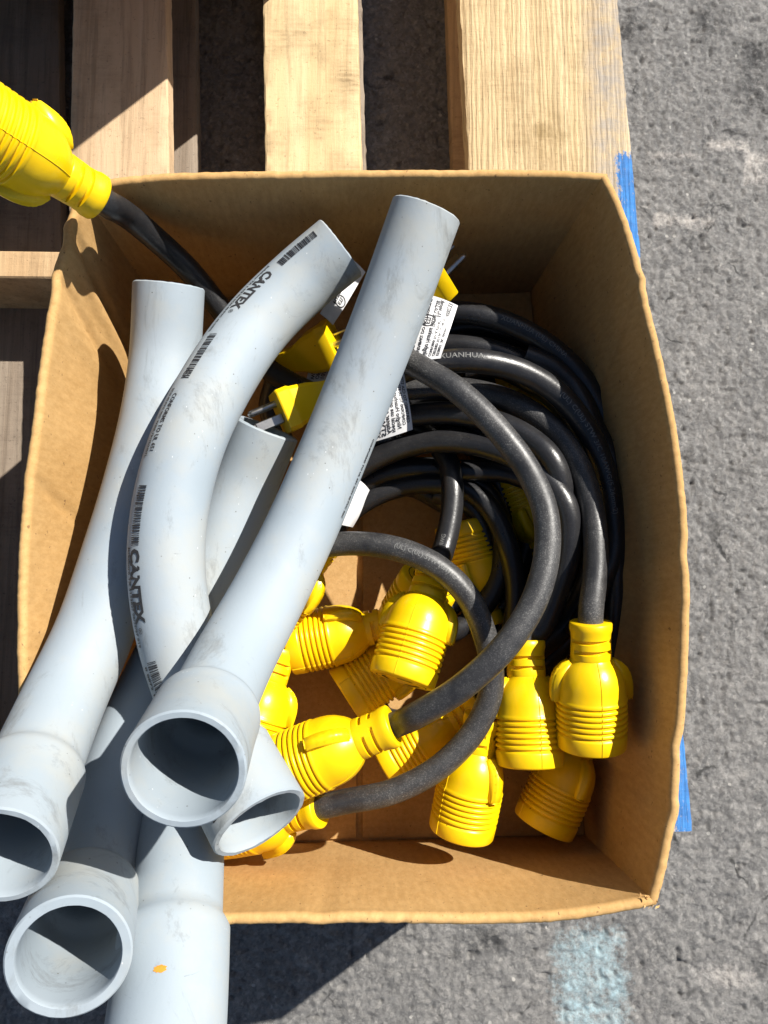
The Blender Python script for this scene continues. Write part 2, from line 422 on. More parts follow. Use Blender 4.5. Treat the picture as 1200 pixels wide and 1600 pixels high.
# ------------------------------------------------------------------ ground
def lattice(nx, ny, seed):
    return np.random.RandomState(seed).rand(nx+3, ny+3)
def vnoise(X, Y, cell, seed):
    g = lattice(int((X.max()-X.min())/cell)+2, int((Y.max()-Y.min())/cell)+2, seed)
    fx = (X-X.min())/cell; fy = (Y-Y.min())/cell
    ix = fx.astype(int); iy = fy.astype(int); u = fx-ix; v = fy-iy
    u = u*u*(3-2*u); v = v*v*(3-2*v)
    return (g[ix, iy]*(1-u)*(1-v)+g[ix+1, iy]*u*(1-v)+g[ix, iy+1]*(1-u)*v+g[ix+1, iy+1]*u*v)-.5
def build_ground():
    xs = np.concatenate([[-120, -40, -12, -4, -1.6, -.8], np.arange(-.46, .52, .0019), [.8, 1.6, 4, 12, 40, 120]])
    ys = np.concatenate([[-120, -40, -12, -4, -1.6, -.8], np.arange(-.56, .72, .0019), [1.0, 1.6, 4, 12, 40, 120]])
    X, Y = np.meshgrid(xs, ys, indexing='ij')
    Xc, Yc = np.clip(X, -.46, .52), np.clip(Y, -.56, .72)
    Z = .0025*vnoise(Xc, Yc, .09, 1)+.0014*vnoise(Xc, Yc, .028, 2)
    a = vnoise(Xc, Yc, .0125, 3); b = vnoise(Xc+.3*0, Yc, .0068, 4); c = vnoise(Xc, Yc, .0037, 5)
    Z += .0024*np.abs(a)+.0017*b+.0018*c
    pit = np.clip(vnoise(Xc, Yc, .0075, 6)*2-.62, 0, 1)
    Z -= pit*.010
    edge = (X < -.45) | (X > .51) | (Y < -.55) | (Y > .71)
    Z[edge] = 0
    Z -= Z.max()
    nx, ny = X.shape
    co = np.stack([X, Y, Z], -1).reshape(-1, 3).astype(np.float32)
    i = np.arange(nx*ny).reshape(nx, ny)
    q = np.stack([i[:-1, :-1], i[1:, :-1], i[1:, 1:], i[:-1, 1:]], -1).reshape(-1, 4)
    me = bpy.data.meshes.new('ground'); me.vertices.add(len(co)); me.vertices.foreach_set('co', co.ravel())
    me.loops.add(q.size); me.loops.foreach_set('vertex_index', q.ravel().astype(np.int32))
    me.polygons.add(len(q)); me.polygons.foreach_set('loop_start', np.arange(0, q.size, 4, dtype=np.int32))
    me.update(calc_edges=True); me.shade_smooth()
    return link('ground', me, GROUND, kind='structure')
build_ground()

# ------------------------------------------------------------------ pallet
DECK = .130
pallet = thing('wooden_pallet', (0, .2, 0), 'worn wooden pallet of wide boards with blue paint on its right edge', 'pallet')
PO = V((0, .2, 0))
W_A = mat_wood('pale_pine_board', (.50, .345, .205), (.62, .455, .29), (.26, .18, .10))
W_B = mat_wood('stained_pine_board', (.58, .42, .22), (.69, .53, .31), (.22, .155, .08))
bl1 = P(960, 195, DECK); bl2 = P(1004, 392, DECK)
eA, eB = P(967, 0, DECK)-PO, P(1085, 1305, DECK)-PO
W_C = mat_wood('rough_sawn_oak_board', (.52, .38, .205), (.65, .505, .30), (.25, .165, .08), 1.5, .8, ((eA.x, eA.y, eB.x, eB.y), (P(0, 392, DECK).y-.2, P(0, 200, DECK).y-.2), (P(0, 1335, DECK).y-.2, P(0, 1125, DECK).y-.2)))
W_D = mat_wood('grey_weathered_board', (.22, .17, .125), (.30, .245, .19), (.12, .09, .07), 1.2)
W_S = mat_wood('brown_stringer', (.44, .285, .15), (.56, .39, .22), (.2, .12, .06))
def board(name, q, z0, z1, mat, rough=.00022, label=None, ny=150, nx=9, axis='y'):
    """q: four xy corners (far-left, far-right, near-right, near-left); sides slightly uneven"""
    vs, fs = [], []
    fl, fr, nr, nl = [V((a[0], a[1], 0)) for a in q]
    ww = (fr-fl).length
    for lay, z in ((0, z1), (1, z0)):
        for j in range(ny+1):
            t = j/ny; a = fl.lerp(nl, t); b = fr.lerp(nr, t)
            for i in range(nx+1):
                u = i/nx
                if 0 < i < nx: u = (1-math.cos(math.pi*u))/2
                p = a.lerp(b, u)
                if i in (0, nx):
                    d = (b-a).normalized(); p = p+d*random.gauss(0, rough)
                    if lay == 0: p = p + d*(.0012 if i == 0 else -.0012)
                zz = z+(random.gauss(0, .00012) if lay == 0 else 0)-(.0012 if lay == 0 and i in (0, nx) else 0)
                vs.append((p.x, p.y, zz))
    n1 = (nx+1)*(ny+1); idx = lambda l, i, j: l*n1+j*(nx+1)+i
    for j in range(ny):
        for i in range(nx):
            fs.append((idx(0, i, j), idx(0, i, j+1), idx(0, i+1, j+1), idx(0, i+1, j)))
            fs.append((idx(1, i, j), idx(1, i+1, j), idx(1, i+1, j+1), idx(1, i, j+1)))
        fs.append((idx(0, 0, j), idx(1, 0, j), idx(1, 0, j+1), idx(0, 0, j+1)))
        fs.append((idx(0, nx, j), idx(0, nx, j+1), idx(1, nx, j+1), idx(1, nx, j)))
    for i in range(nx):
        fs.append((idx(0, i, 0), idx(0, i+1, 0), idx(1, i+1, 0), idx(1, i, 0)))
        fs.append((idx(0, i, ny), idx(1, i, ny), idx(1, i+1, ny), idx(0, i+1, ny)))
    return link(name, mesh(vs, fs, None, PO), mat, pallet, label=label, smooth=35)
def line_board(name, l0, l1, r0, r1, z1, th, mat, yfar, ynear, **kw):
    """left edge through photo points l0,l1 and right edge through r0,r1 at height z1"""
    def xat(a, b, y):
        A, B = P(*a, z1), P(*b, z1); return A.x+(B.x-A.x)*(y-A.y)/(B.y-A.y)
    ym = (yfar+ynear)/2
    q = [(xat(l0, l1, yfar), yfar), (xat(r0, r1, yfar), yfar), (xat(r0, r1, ynear), ynear), (xat(l0, l1, ynear), ynear)]
    return board(name, q, z1-th, z1, mat, **kw)
YF, YN = .98, -.217
line_board('deck_board', (112, 0), (104, 400), (262, 0), (268, 400), DECK, .017, W_A, YF, YN)
line_board('deck_board', (409, 0), (413, 300), (560, 0), (567, 262), DECK, .017, W_B, YF, YN)
c_l0, c_r1 = (717, 0), (1085, 1305)
cb = line_board('deck_board', (717, 0), (731, 262), (967, 0), (1085, 1305), DECK, .018, W_C, YF, -.2085, rough=.0003)
line_board('deck_board', (-230, 0), (-240, 400), (-80, 0), (-84, 400), DECK, .017, W_A, YF, YN)
# bottom boards (a step lower, seen through the gaps)
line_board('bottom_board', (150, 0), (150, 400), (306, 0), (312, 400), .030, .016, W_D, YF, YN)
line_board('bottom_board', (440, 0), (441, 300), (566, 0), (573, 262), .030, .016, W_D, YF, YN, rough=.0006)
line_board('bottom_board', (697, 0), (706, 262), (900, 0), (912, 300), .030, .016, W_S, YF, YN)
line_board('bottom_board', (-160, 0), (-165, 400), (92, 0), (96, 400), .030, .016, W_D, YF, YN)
# stringers
for (ya, yb) in ((.3265, .300), (.945, .905), (-.183, -.215)):
    me = box_mesh(-.52, .236 if ya > 0 else .29, yb, ya, .0305, .1125, .0015, 1, PO)
    link('stringer', me, W_S, pallet)

# ------------------------------------------------------------------ cardboard carton
ZR, ZF = .325, DECK+.002
FLOOR = {'BR': P(830, 455, .137), 'FR': P(915, 1306, .137), 'BL': V((-.185, .272, .137)), 'FL': V((-.19, -.214, .137))}
rim = {
 'right': [(948, 275), (967, 310), (992, 380), (1018, 490), (1044, 600), (1062, 700), (1073, 800), (1078, 900), (1077, 985), (1069, 1150), (1058, 1254), (1043, 1350), (1026, 1414)],
 'front': [(1026, 1414), (960, 1425), (870, 1436), (760, 1442), (600, 1446), (440, 1446), (340, 1445), (200, 1442), (60, 1436)],
 'left': [(60, 1436), (42, 1300), (31, 1150), (26, 1010), (26, 945), (30, 845), (37, 760), (51, 645), (57, 600), (71, 502), (84, 420), (99, 367), (118, 300)],
 'back': [(118, 300), (165, 285), (250, 275), (400, 267), (560, 262), (700, 264), (850, 269), (948, 275)]}
crn = {'right': ('BR', 'FR'), 'front': ('FR', 'FL'), 'left': ('FL', 'BL'), 'back': ('BL', 'BR')}
carton = thing('open_carton', (0, .03, DECK), 'open brown cardboard carton with bulging sides holding yellow ended cords and grey pipes', 'cardboard box')
CO = V((0, .03, DECK))
def crease(d, w): return math.exp(-(d/w)**2)
def side_wall(nm, th=.0065):
    a, b = [FLOOR[k] for k in crn[nm]]
    ctl = [P(x, y, ZR) for x, y in rim[nm]]
    pth = Path(ctl, .003, 2)
    NU = pth.n; NVV = 44
    rowpts = []
    ctr = V((0, .03, .2))
    for i in range(NU+1):
        u = i/NU; top = pth.p[i]; bot = a.lerp(b, u); bot.z = .1312; ln = (ctl[0].lerp(ctl[-1], u))
        tang = V((pth.t[i].x, pth.t[i].y, 0)).normalized(); outw = V((-tang.y, tang.x, 0))
        if outw.dot(top-ctr) < 0: outw = -outw
        top_in = top-outw*th
        col = []
        for j in range(NVV+1):
            v = j/NVV
            base = bot.lerp(V((ln.x, ln.y, ZR)), v); bul = (top_in-V((ln.x, ln.y, ZR)))
            p = base+bul*(math.sin(v*math.pi/2)**1.35)
            d = 0
            px = p
            if nm == 'left':
                # diagonal buckles near the far corner and soft dents along the side
                s_ = (1-u)
                for (k0, k1, am, w) in ((.055, .17, .0058, .008), (.085, .20, -.0045, .014), (.13, .25, .0040, .008), (.16, .29, -.003, .018), (.42, .52, .0030, .010), (.62, .68, -.0026, .013), (.34, .40, -.0016, .05)):
                    d += am*crease(s_-(k0+(k1-k0)*(1-v)), w)*(.35+.65*v)*(1-.75*v**5)
            if nm == 'right':
                for (k0, k1, am, w) in ((.16, .38, .0016, .008), (.80, .86, -.0022, .02), (.88, .84, .0018, .02), (.55, .57, -.0015, .02)):
                    d += am*crease(u-(k0+(k1-k0)*(1-v)), w)
            if nm == 'front':
                d += .0015*math.sin(u*9)*v+.0011*crease(u-.55, .02)*v
            if nm == 'back':
                d += .0018*math.sin(u*7+1)*v
            col.append(p+outw*d)
        rowpts.append((col, outw))
    vs, fs, mi = [], [], []
    prof_n = NVV+1
    for i, (col, ow) in enumerate(rowpts):
        wob = .00015*math.sin(i*.35)+random.gauss(0, .00028)
        fray = 0
        if nm in ('right', 'front'):
            e = i if nm == 'front' else NU-i
            if e < 5: fray = random.uniform(-.0012, .0006)
        for j in range(NVV+1):
            p = col[j].copy()
            if j == NVV: p.z -= .002
            vs.append(p)
        topc = col[NVV]
        # rounded folded top edge
        for k in range(1, 6):
            an = math.pi*k/6
            vs.append(topc+ow*(th/2*(1-math.cos(an)))+V((0, 0, math.sin(an)*.0032+wob+fray-.001)))
        for j in range(NVV, -1, -6):
            q = col[j]+ow*th; vs.append(V((q.x, q.y, q.z-.002)))
    m = len(vs)//(NU+1)
    flip = None
    for i in range(NU):
        for j in range(m-1):
            f = (i*m+j, i*m+j+1, (i+1)*m+j+1, (i+1)*m+j)
            fs.append(f); mi.append(1 if NVV-1 <= j < NVV+6 else 0)
    # end caps
    for i in (0, NU): fs.append(tuple(i*m+j for j in range(m))); mi.append(0)
    me = mesh(vs, fs, mi, CO)
    bm = bmesh.new(); bm.from_mesh(me); bmesh.ops.recalc_face_normals(bm, faces=bm.faces); bm.to_mesh(me); bm.free()
    return link({'right': 'side_panel', 'left': 'side_panel', 'front': 'end_panel', 'back': 'end_panel'}[nm], me,
                [CARD_Y, CARD_E2] if nm in ('right', 'left') else [CARD_X, CARD_E], carton, smooth=40), rowpts
panels = {k: side_wall(k) for k in rim}
# folded-down outer flaps
for nm, (o, rows) in panels.items():
    vs, fs = [], []
    N = len(rows)
    for i in range(3, N-3):
        col, ow = rows[i]
        for (o1, dz) in ((.0058, -.006), (.0078, -.006), (.0105, -.09), (.0080, -.09)):
            base = col[-1] if dz > -.01 else col[int(44*.54)]
            vs.append(V((base.x, base.y, base.z+(dz if dz > -.01 else 0)))+ow*o1)
    for i in range(N-7):
        for k in range(4): fs.append((i*4+k, i*4+(k+1) % 4, (i+1)*4+(k+1) % 4, (i+1)*4+k))
    fs.append((0, 1, 2, 3)); e = (N-7)*4; fs.append((e+3, e+2, e+1, e))
    me = mesh(vs, fs, None, CO)
    bm = bmesh.new(); bm.from_mesh(me); bmesh.ops.recalc_face_normals(bm, faces=bm.faces); bm.to_mesh(me); bm.free()
    link('folded_flap', me, CARD_X if nm in ('front', 'back') else CARD_Y, carton)
# floor: two flaps with the seam between them, over an under-flap
def poly_slab(q, z0, z1):
    n = len(q); vs = [(p[0], p[1], z1) for p in q]+[(p[0], p[1], z0) for p in q]
    return mesh(vs, [tuple(range(n)), tuple(range(2*n-1, n-1, -1))]+[(i, i+n, (i+1) % n+n, (i+1) % n) for i in range(n)], None, CO)
sx = P(562, 900, .137).x
bl, br, fr, fl = FLOOR['BL'], FLOOR['BR'], FLOOR['FR'], FLOOR['FL']
for q in ([(bl.x+.001, bl.y-.001), (fl.x+.001, fl.y+.001), (sx-.0028, fr.y+.001), (sx-.0028, bl.y-.001)],
          [(sx+.0028, bl.y-.001), (sx+.0028, fr.y+.001), (fr.x-.001, fr.y+.001), (br.x-.001, br.y-.001)]):
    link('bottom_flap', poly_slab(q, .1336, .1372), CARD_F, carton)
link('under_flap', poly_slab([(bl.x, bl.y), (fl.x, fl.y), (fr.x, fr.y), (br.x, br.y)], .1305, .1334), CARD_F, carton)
# torn fibres at the near right corner
vs, fs = [], []
for k in range(46):
    c = P(random.uniform(997, 1028), random.uniform(1399, 1418), ZR+random.uniform(-.004, .002))
    d = V((random.gauss(0, 1), random.gauss(0, 1), random.gauss(.2, .5))).normalized()*random.uniform(.0012, .0032); w = V((random.gauss(0, 1), random.gauss(0, 1), random.gauss(0, .6))).normalized()*random.uniform(.0004, .0014)
    b = len(vs); vs += [c-d, c+w, c+d+w*.5, c-w+V((0, 0, .0006))]; fs += [(b, b+1, b+2), (b, b+2, b+3)]
link('torn_corner', mesh(vs, fs, None, CO), CARD_E, carton, kind='stuff')

# unseen stand-in carton, added up the pallet to shade the first deck board
SC = V((-.22, .75, DECK))
c2 = thing('added_shade_carton', SC, 'unseen stand-in carton on the far pallet end, added to shade the first board', 'cardboard box')
link('carton_body', box_mesh(-.42, -.055, .60, .93, DECK+.001, DECK+.42, .003, 2, SC), CARD_X, c2)
link('top_flap', box_mesh(-.42, -.055, .60, .763, DECK+.4203, DECK+.424, .001, 1, SC), CARD_X, c2)
link('top_flap', box_mesh(-.42, -.055, .767, .93, DECK+.4203, DECK+.424, .001, 1, SC), CARD_X, c2)

# ------------------------------------------------------------------ pvc elbows
def smooth(a, b, x):
    t = min(max((x-a)/(b-a), 0), 1); return t*t*(3-2*t)
def pipe(stations, label, r=.0240, rb=.0287, bell=.062, wall=.0040, extra=None):
    pts = [P(*s) for s in stations]
    path = Path(pts, .0035, 6)
    O = pts[len(pts)//2].copy()
    t = thing('conduit_elbow', O, label, 'plastic pipe', 'grey conduit elbows laid in the carton')
    def rad(u, i):
        return r+(rb-r)*smooth(path.L-bell-.004, path.L-bell+.004, u)
    me = tube_mesh(path, rad, 56, wall, jag=.00018, off=O)
    link('pipe_wall', me, [PVC, CUT], t, smooth=38)
    path.rad = rad; path.O = O; path.thing = t
    return path
p1 = pipe([(666, 330, .342), (612, 480, .325), (557, 620, .314), (512, 730, .314), (464, 840, .324), (414, 940, .342), (365, 1030, .371), (323, 1118, .411), (287, 1202, .466)],
          'straight grey elbow lying topmost, its wide open bell low in the middle of the photo', r=.0237, rb=.0285, bell=.062)
p2 = pipe([(532, 388, .300), (470, 440, .294), (400, 510, .300), (343, 592, .318), (296, 685, .331), (268, 785, .335), (260, 880, .336), (270, 970, .334), (295, 1060, .334), (345, 1170, .352), (406, 1284, .378)],
          'strongly curved grey elbow printed with black lettering and barcodes along its outer side', r=.0240, rb=.0285, bell=.050)
p3 = pipe([(264, 448, .288), (258, 560, .276), (244, 660, .284), (217, 770, .290), (187, 870, .297), (149, 985, .310), (98, 1098, .338), (48, 1215, .384), (-4, 1336, .434)],
          'leftmost grey elbow against the carton side, its bell cut off by the left border', r=.0252, rb=.0288, bell=.062)
p4 = pipe([(415, 670, .276), (380, 760, .265), (343, 860, .268), (299, 960, .274), (250, 1060, .282), (205, 1160, .298), (171, 1270, .328), (140, 1385, .370), (108, 1494, .436)],
          'grey elbow under the others, its thick rimmed open mouth facing up at lower left', r=.0247, rb=.0290, bell=.062, wall=.0052)
p5 = pipe([(335, 1010, .215), (318, 1090, .250), (300, 1180, .280), (286, 1280, .325), (279, 1370, .358), (272, 1460, .383), (264, 1560, .404), (254, 1660, .424)],
          'grey elbow leaving over the near rim, orange rust spot on its bell', r=.0257, rb=.0300, bell=.064)
# prints
def prints(path, items, name='printed_marking', lift=.0003, mat=PIPE_INK):
    m = Marks()
    for it in items: it(m)
    def fn(u, v):
        r = path.rad(min(u, path.L), 0)+lift
        return path.surf(u, -v/path.rad(u, 0), r)
    return m.build(name, fn, mat, path.thing, path.O)
a2 = -.0215     # where the print runs, metres round the pipe from its crown
def s_of(path, px, py):
    best = min(range(path.n+1), key=lambda i: proj_d(path.p[i], px, py)); return path.u[best]
def proj(p):
    c = Q.inverted() @ (p-CAM); return 600+c.x/-c.z*F, 800-c.y/-c.z*F
def proj_d(p, px, py):
    x, y = proj(p); return (x-px)**2+(y-py)**2
sA = [s_of(p2, x, y) for x, y in ((505, 410), (455, 455), (425, 490), (385, 540), (340, 600), (305, 670), (275, 770), (264, 870), (268, 975), (280, 1035), (300, 1080))]
sgn = -1
def V2(v): return sgn*v
items = [
 lambda m: m.bars(sA[0]-.009, -.0240, .036, .0068, 28),
 lambda m: m.text('CANTEX', sA[1]+.008, -.0245, .0105, .00045, 1.0, .040),
 lambda m: m.text('®', sA[1]+.049, -.0235, .005),
 lambda m: m.text('Jacksboro TX 1-1/2 IN SCH 40 PVC 45 DEG', sA[1]+.004, -.0285, .0032, .0001, 1, .066),
 lambda m: m.bars(sA[3]+.017, -.0245, .036, .0062, 30),
 lambda m: m.text('CONFORMS TO UL 651', sB+.012, -.0238, .0050, .0001, 1.05, .036),
 lambda m: m.text('SCH 40 PVC 90C WIRE 72195/NRTL', sB+.008, -.0282, .0036, .0001, 1, .044),
 lambda m: m.ring(sB-.003, -.0225, .0028, .0005),
 lambda m: m.text('UL', sB-.0045, -.0236, .0028),
 lambda m: m.bars(sA[6]+.002, -.0250, .034, .0072, 30),
 lambda m: m.text('CANTEX', sA[7]-.004, -.0252, .0112, .0006, 1.0, .042),
 lambda m: m.text('®', sA[7]+.040, -.0245, .005),
 lambda m: m.text('Jacksboro TX 5133827 06/22/27 019', sA[7]-.005, -.0290, .0040, .0001, 1, .056),
 lambda m: m.bars(sA[9]-.006, -.0240, .038, .0080, 28),
 lambda m: m.text('0 8872 11305 4', sA[9]-.004, -.0285, .0034, .0001, 1, .036),
]
sB = s_of(p2, 322, 620)
prints(p2, items)
prints(p2, [lambda m: m.bars(p2.L-.026, -.0235, .020, .009, 13)], 'barcode_print')
prints(p1, [lambda m: m.text('CONFORMS TO UL 651 SCH 40 PVC 90C', s_of(p1, 555, 680), .0250, .0030, .0001, 1, .06)])
# rust spot and orange-brown smear, thin films with ragged outline
def stain(path, s0, v0, ru, rv, name, mat):
    vs, fs = [], []
    N = 26; fn = lambda u, v: path.surf(u, -v/path.rad(u, 0), path.rad(u, 0)+.00025)
    vs.append(fn(s0, v0))
    for k in range(N):
        a = 2*math.pi*k/N; q = random.uniform(.75, 1.12); vs.append(fn(s0+ru*q*math.cos(a), v0+rv*q*math.sin(a)))
    fs = [(0, k+1, (k+1) % N+1) for k in range(N)]
    link(name, mesh(vs, fs, None, path.O), mat, path.thing)
stain(p5, s_of(p5, 268, 1553), -.0055, .0020, .0034, 'rust_spot', RUST)

# ------------------------------------------------------------------ cords
RC = .0090
LC = .0905
PROF = [(0, 22.4), (.6, 24.2), (1.6, 24.8), (10.5, 25.2), (11.5, 24.9)]
h = 12.6
for k in range(6):
    PROF += [(h, 23.7), (h+.9, 23.8), (h+1.6, 25.3), (h+2.9, 25.4), (h+3.6, 25.0)]; h += 4.1
PROF += [(38, 24.5), (44, 24.2), (49, 23.3), (54, 21.6), (58, 19.4), (61.5, 16.9), (63.5, 15.0), (65, 14.2)]
NECK = [(63.5, 13.6), (65, 14.3), (66, 14.5), (69.5, 14.3), (70.0, 14.3), (72.2, 14.2), (72.7, 14.2), (77, 14.0), (77.5, 14.0), (79.5, 14.0), (80, 14.0), (83.5, 14.2), (86, 15.0), (90.5, 15.0), (91.3, 14.3), (91.4, 9.0)]
def lathe(prof, seg, mod=None, cap0=True, cap1=False):
    vs, fs = [], []
    for (h_, r_) in prof:
        for k in range(seg):
            a = 2*math.pi*k/seg; rr = r_ if mod is None else mod(h_, r_, a)
            vs.append(V((rr*math.cos(a), rr*math.sin(a), h_))*.001)
    for i in range(len(prof)-1):
        for k in range(seg): fs.append((i*seg+k, i*seg+(k+1) % seg, (i+1)*seg+(k+1) % seg, (i+1)*seg+k))
    if cap0: fs.append(tuple(range(seg-1, -1, -1)))
    if cap1: fs.append(tuple((len(prof)-1)*seg+k for k in range(seg)))
    return mesh(vs, fs)
def neckmod(h_, r_, a):
    s = math.cos(a*1.0)
    if 70 <= h_ <= 72.2 and abs(math.sin(a)) > .35: return r_-2.4 if 70 <= h_ <= 72.2 else r_
    if 77.5 <= h_ <= 79.5 and abs(math.sin(a+.25)) > .35: return r_-2.4
    return r_
ME_BODY = lathe(PROF[::1], 48); ME_BODY.materials.append(YEL)
ME_NECK = lathe(NECK, 40, neckmod, cap0=False, cap1=True); ME_NECK.materials.append(YEL)
for m_ in (ME_BODY, ME_NECK): m_.shade_smooth(); m_.set_sharp_from_angle(angle=math.radians(50))
def fin_mesh():
    out = [(34.5, 22), (34.5, 28.6), (36, 29.6), (44, 29.6), (50, 29.0), (56, 27.0), (60, 24.0), (63, 20.0), (65, 15.5), (60, 12), (40, 18)]
    bm = bmesh.new()
    a = [bm.verts.new((r_*.001, -.0046, h_*.001)) for h_, r_ in out]; b = [bm.verts.new((r_*.001, .0046, h_*.001)) for h_, r_ in out]
    bm.faces.new(a); bm.faces.new(b[::-1]); n = len(out)
    for i in range(n): bm.faces.new((a[i], b[i], b[(i+1) % n], a[(i+1) % n]))
    bmesh.ops.recalc_face_normals(bm, faces=bm.faces)
    bmesh.ops.bevel(bm, geom=bm.edges[:], offset=.0013, segments=2, affect='EDGES')
    me = bpy.data.meshes.new('fin'); bm.to_mesh(me); bm.free(); me.shade_smooth(); me.materials.append(YEL); return me
ME_FIN = fin_mesh()
ME_FIN2 = ME_FIN.copy()
for v in ME_FIN2.vertices: v.co.x *= -1; v.co.y *= -1
def slots_mesh():
    vs, fs = [], []
    for (a0, a1, r0, r1) in ((.5, 1.6, 12, 15), (2.6, 3.7, 12, 15), (4.7, 5.6, 12, 15)):
        n = 8; b = len(vs)
        for k in range(n+1):
            a = a0+(a1-a0)*k/n
            for r_ in (r0, r1): vs.append((r_*.001*math.cos(a), r_*.001*math.sin(a), -.0003))
        for k in range(n): fs.append((b+2*k, b+2*k+2, b+2*k+3, b+2*k+1))
    n = 40; b = len(vs)
    for k in range(n):
        a = 2*math.pi*k/n
        for r_ in (18.6, 19.4): vs.append((r_*.001*math.cos(a), r_*.001*math.sin(a), -.0003))
    for k in range(n): fs.append((b+2*k, b+(2*k+2) % (2*n), b+(2*k+3) % (2*n), b+2*k+1))
    me = mesh(vs, fs); me.materials.append(SLOT); return me
ME_SLOT = slots_mesh()
def seam_mesh():
    vs, fs = [], []
    for sg in (1, -1):
        b = len(vs); pr = PROF[2:]
        for (h_, r_) in pr:
            for w, rr in ((-.35, .05), (0, .45), (.35, .05)): vs.append(V((w, sg*(r_+rr), h_))*.001)
        for i in range(len(pr)-1):
            for k in (0, 1): fs.append((b+3*i+k, b+3*i+k+1, b+3*i+4+k, b+3*i+3+k))
    me = mesh(vs, fs); me.materials.append(YEL); return me
ME_SEAM = seam_mesh()
def frame(p, z, roll):
    z = z.normalized(); x = V((0, 0, 1)); x = (x-z*x.dot(z))
    x = x.normalized() if x.length > 1e-3 else z.orthogonal().normalized()
    y = z.cross(x); c, s_ = math.cos(roll), math.sin(roll)
    X = x*c+y*s_; Y = z.cross(X)
    M = Matrix((X, Y, z)).transposed().to_4x4(); M.translation = p
    return M
def put(name, me, M, parent, root_loc=None):
    o = bpy.data.objects.new(name, me); COL.objects.link(o); o.parent = parent
    if root_loc is not None: o.matrix_local = Matrix.Translation(-root_loc) @ M
    return o
GRP = 'black cords with yellow connectors in the carton'
class Cord:
    def __init__(s, label, origin):
        s.O = origin.copy(); s.t = thing('power_cord', s.O, label, 'power cord', GRP)
    def connector(s, face, aim, roll=90, hold=False):
        b = P(*aim)
        a = b-(b-P(*face)).normalized()*.0910 if hold else P(*face)
        d = (b-a).normalized()
        M = frame(a, d, math.radians(roll))
        o = put('connector', ME_BODY, M, s.t, s.O)
        put('strain_relief', ME_NECK, Matrix(), o); put('finger_grip', ME_FIN, Matrix(), o); put('finger_grip', ME_FIN2, Matrix(), o)
        put('socket_slots', ME_SLOT, Matrix(), o); put('mould_seam', ME_SEAM, Matrix(), o)
        return [a+d*.080, a+d*.097]
    def cable(s, pre, stations, post=None, seg=20, r=RC, mat=None):
        pts = (pre or [])+[P(*q) for q in stations]+(post or [])
        path = Path(pts, .0045, 4)
        link('cable', tube_mesh(path, lambda u, i: r, seg, off=s.O), mat or RUB_CLEAN, s.t, smooth=60)
        path.O = s.O; path.thing = s.t; path.rad = lambda u, i: r
        return path
def cable_text(path, s0, v0, txt, width, size=.0050, flip=1):
    m = Marks(); m.text(txt, 0, 0, size, .0001, 1.05, width)
    fn = lambda u, v: path.surf(s0+flip*u, -flip*(v0+v)/RC, RC+.00025)
    m.build('cord_print', fn, CORD_INK, path.thing, path.O)

# A: rightmost connector pointing to the viewer's bottom
c = Cord('cord whose yellow connector is rightmost, cable running straight up from it', P(923, 1100, .26))
n_ = c.connector((924, 1166, .262), (923, 975, .278), 90)
kA = c.cable(n_, [(931, 880, .275), (926, 800, .270), (905, 730, .262), (868, 675, .252), (815, 635, .245), (750, 612, .24), (680, 606, .235), (610, 610, .23)], mat=RUB)
# B
c = Cord('cord whose yellow connector sits just left of the rightmost one', P(828, 1130, .22))
n_ = c.connector((828, 1196, .245), (821, 1020, .240), 98)
kB = c.cable(n_, [(838, 990, .238), (872, 920, .248), (889, 850, .262), (884, 790, .268), (850, 745, .262), (800, 712, .250), (730, 692, .235), (660, 692, .222), (590, 715, .21), (530, 755, .20), (480, 800, .19)])
# C
c = Cord('cord with the shaded yellow connector in the near right corner of the carton', P(862, 1270, .19))
n_ = c.connector((848, 1291, .194), (905, 1160, .198), 20)
kC = c.cable(n_, [(945, 1080, .19), (965, 960, .20), (968, 840, .205), (950, 730, .21), (905, 640, .215), (840, 580, .22), (770, 548, .225), (700, 538, .22), (620, 545, .215)])
# D
c = Cord('cord whose sunlit yellow connector stands against the near carton side', P(725, 1240, .22))
n_ = c.connector((720, 1300, .222), (754, 1130, .235), 35)
kD = c.cable(n_, [(775, 1075, .20), (800, 990, .195), (806, 920, .195), (795, 860, .20), (770, 800, .20), (730, 765, .195), (670, 755, .19), (610, 765, .185), (560, 790, .18), (505, 840, .175)])
# E
c = Cord('cord whose yellow connector lies in the middle, socket face towards the viewer', P(640, 1000, .25))
n_ = c.connector((627, 1064, .256), (672, 915, .243), 70)
kE = c.cable(n_, [(690, 868, .225), (704, 810, .218), (707, 760, .215), (697, 715, .208), (660, 672, .20), (590, 645, .195)])
# F
c = Cord('cord lying on top, grey dusted loop ending in a yellow connector beside the pipe mouth', P(500, 1185, .26))
n_ = c.connector((432, 1206, .262), (578, 1148, .278), 150)
kF = c.cable(n_, [(650, 1118, .298), (720, 1075, .312), (785, 1015, .318), (832, 945, .318), (854, 870, .315), (852, 800, .312), (825, 735, .310), (775, 668, .306), (712, 608, .300), (640, 565, .285), (560, 520, .262)], mat=RUB)
# G
c = Cord('cord making the small inner loop and ending at the yellow connector under the printed pipe', P(440, 1275, .22))
n_ = c.connector((340, 1290, .205), (470, 1266, .235), 90)
kG = c.cable(n_, [(540, 1252, .245), (610, 1238, .25), (680, 1203, .252), (735, 1150, .252), (765, 1090, .254), (768, 1040, .258), (757, 990, .262), (733, 935, .267), (690, 890, .269), (635, 862, .267), (575, 850, .262), (510, 852, .257), (440, 870, .255)], mat=RUB)
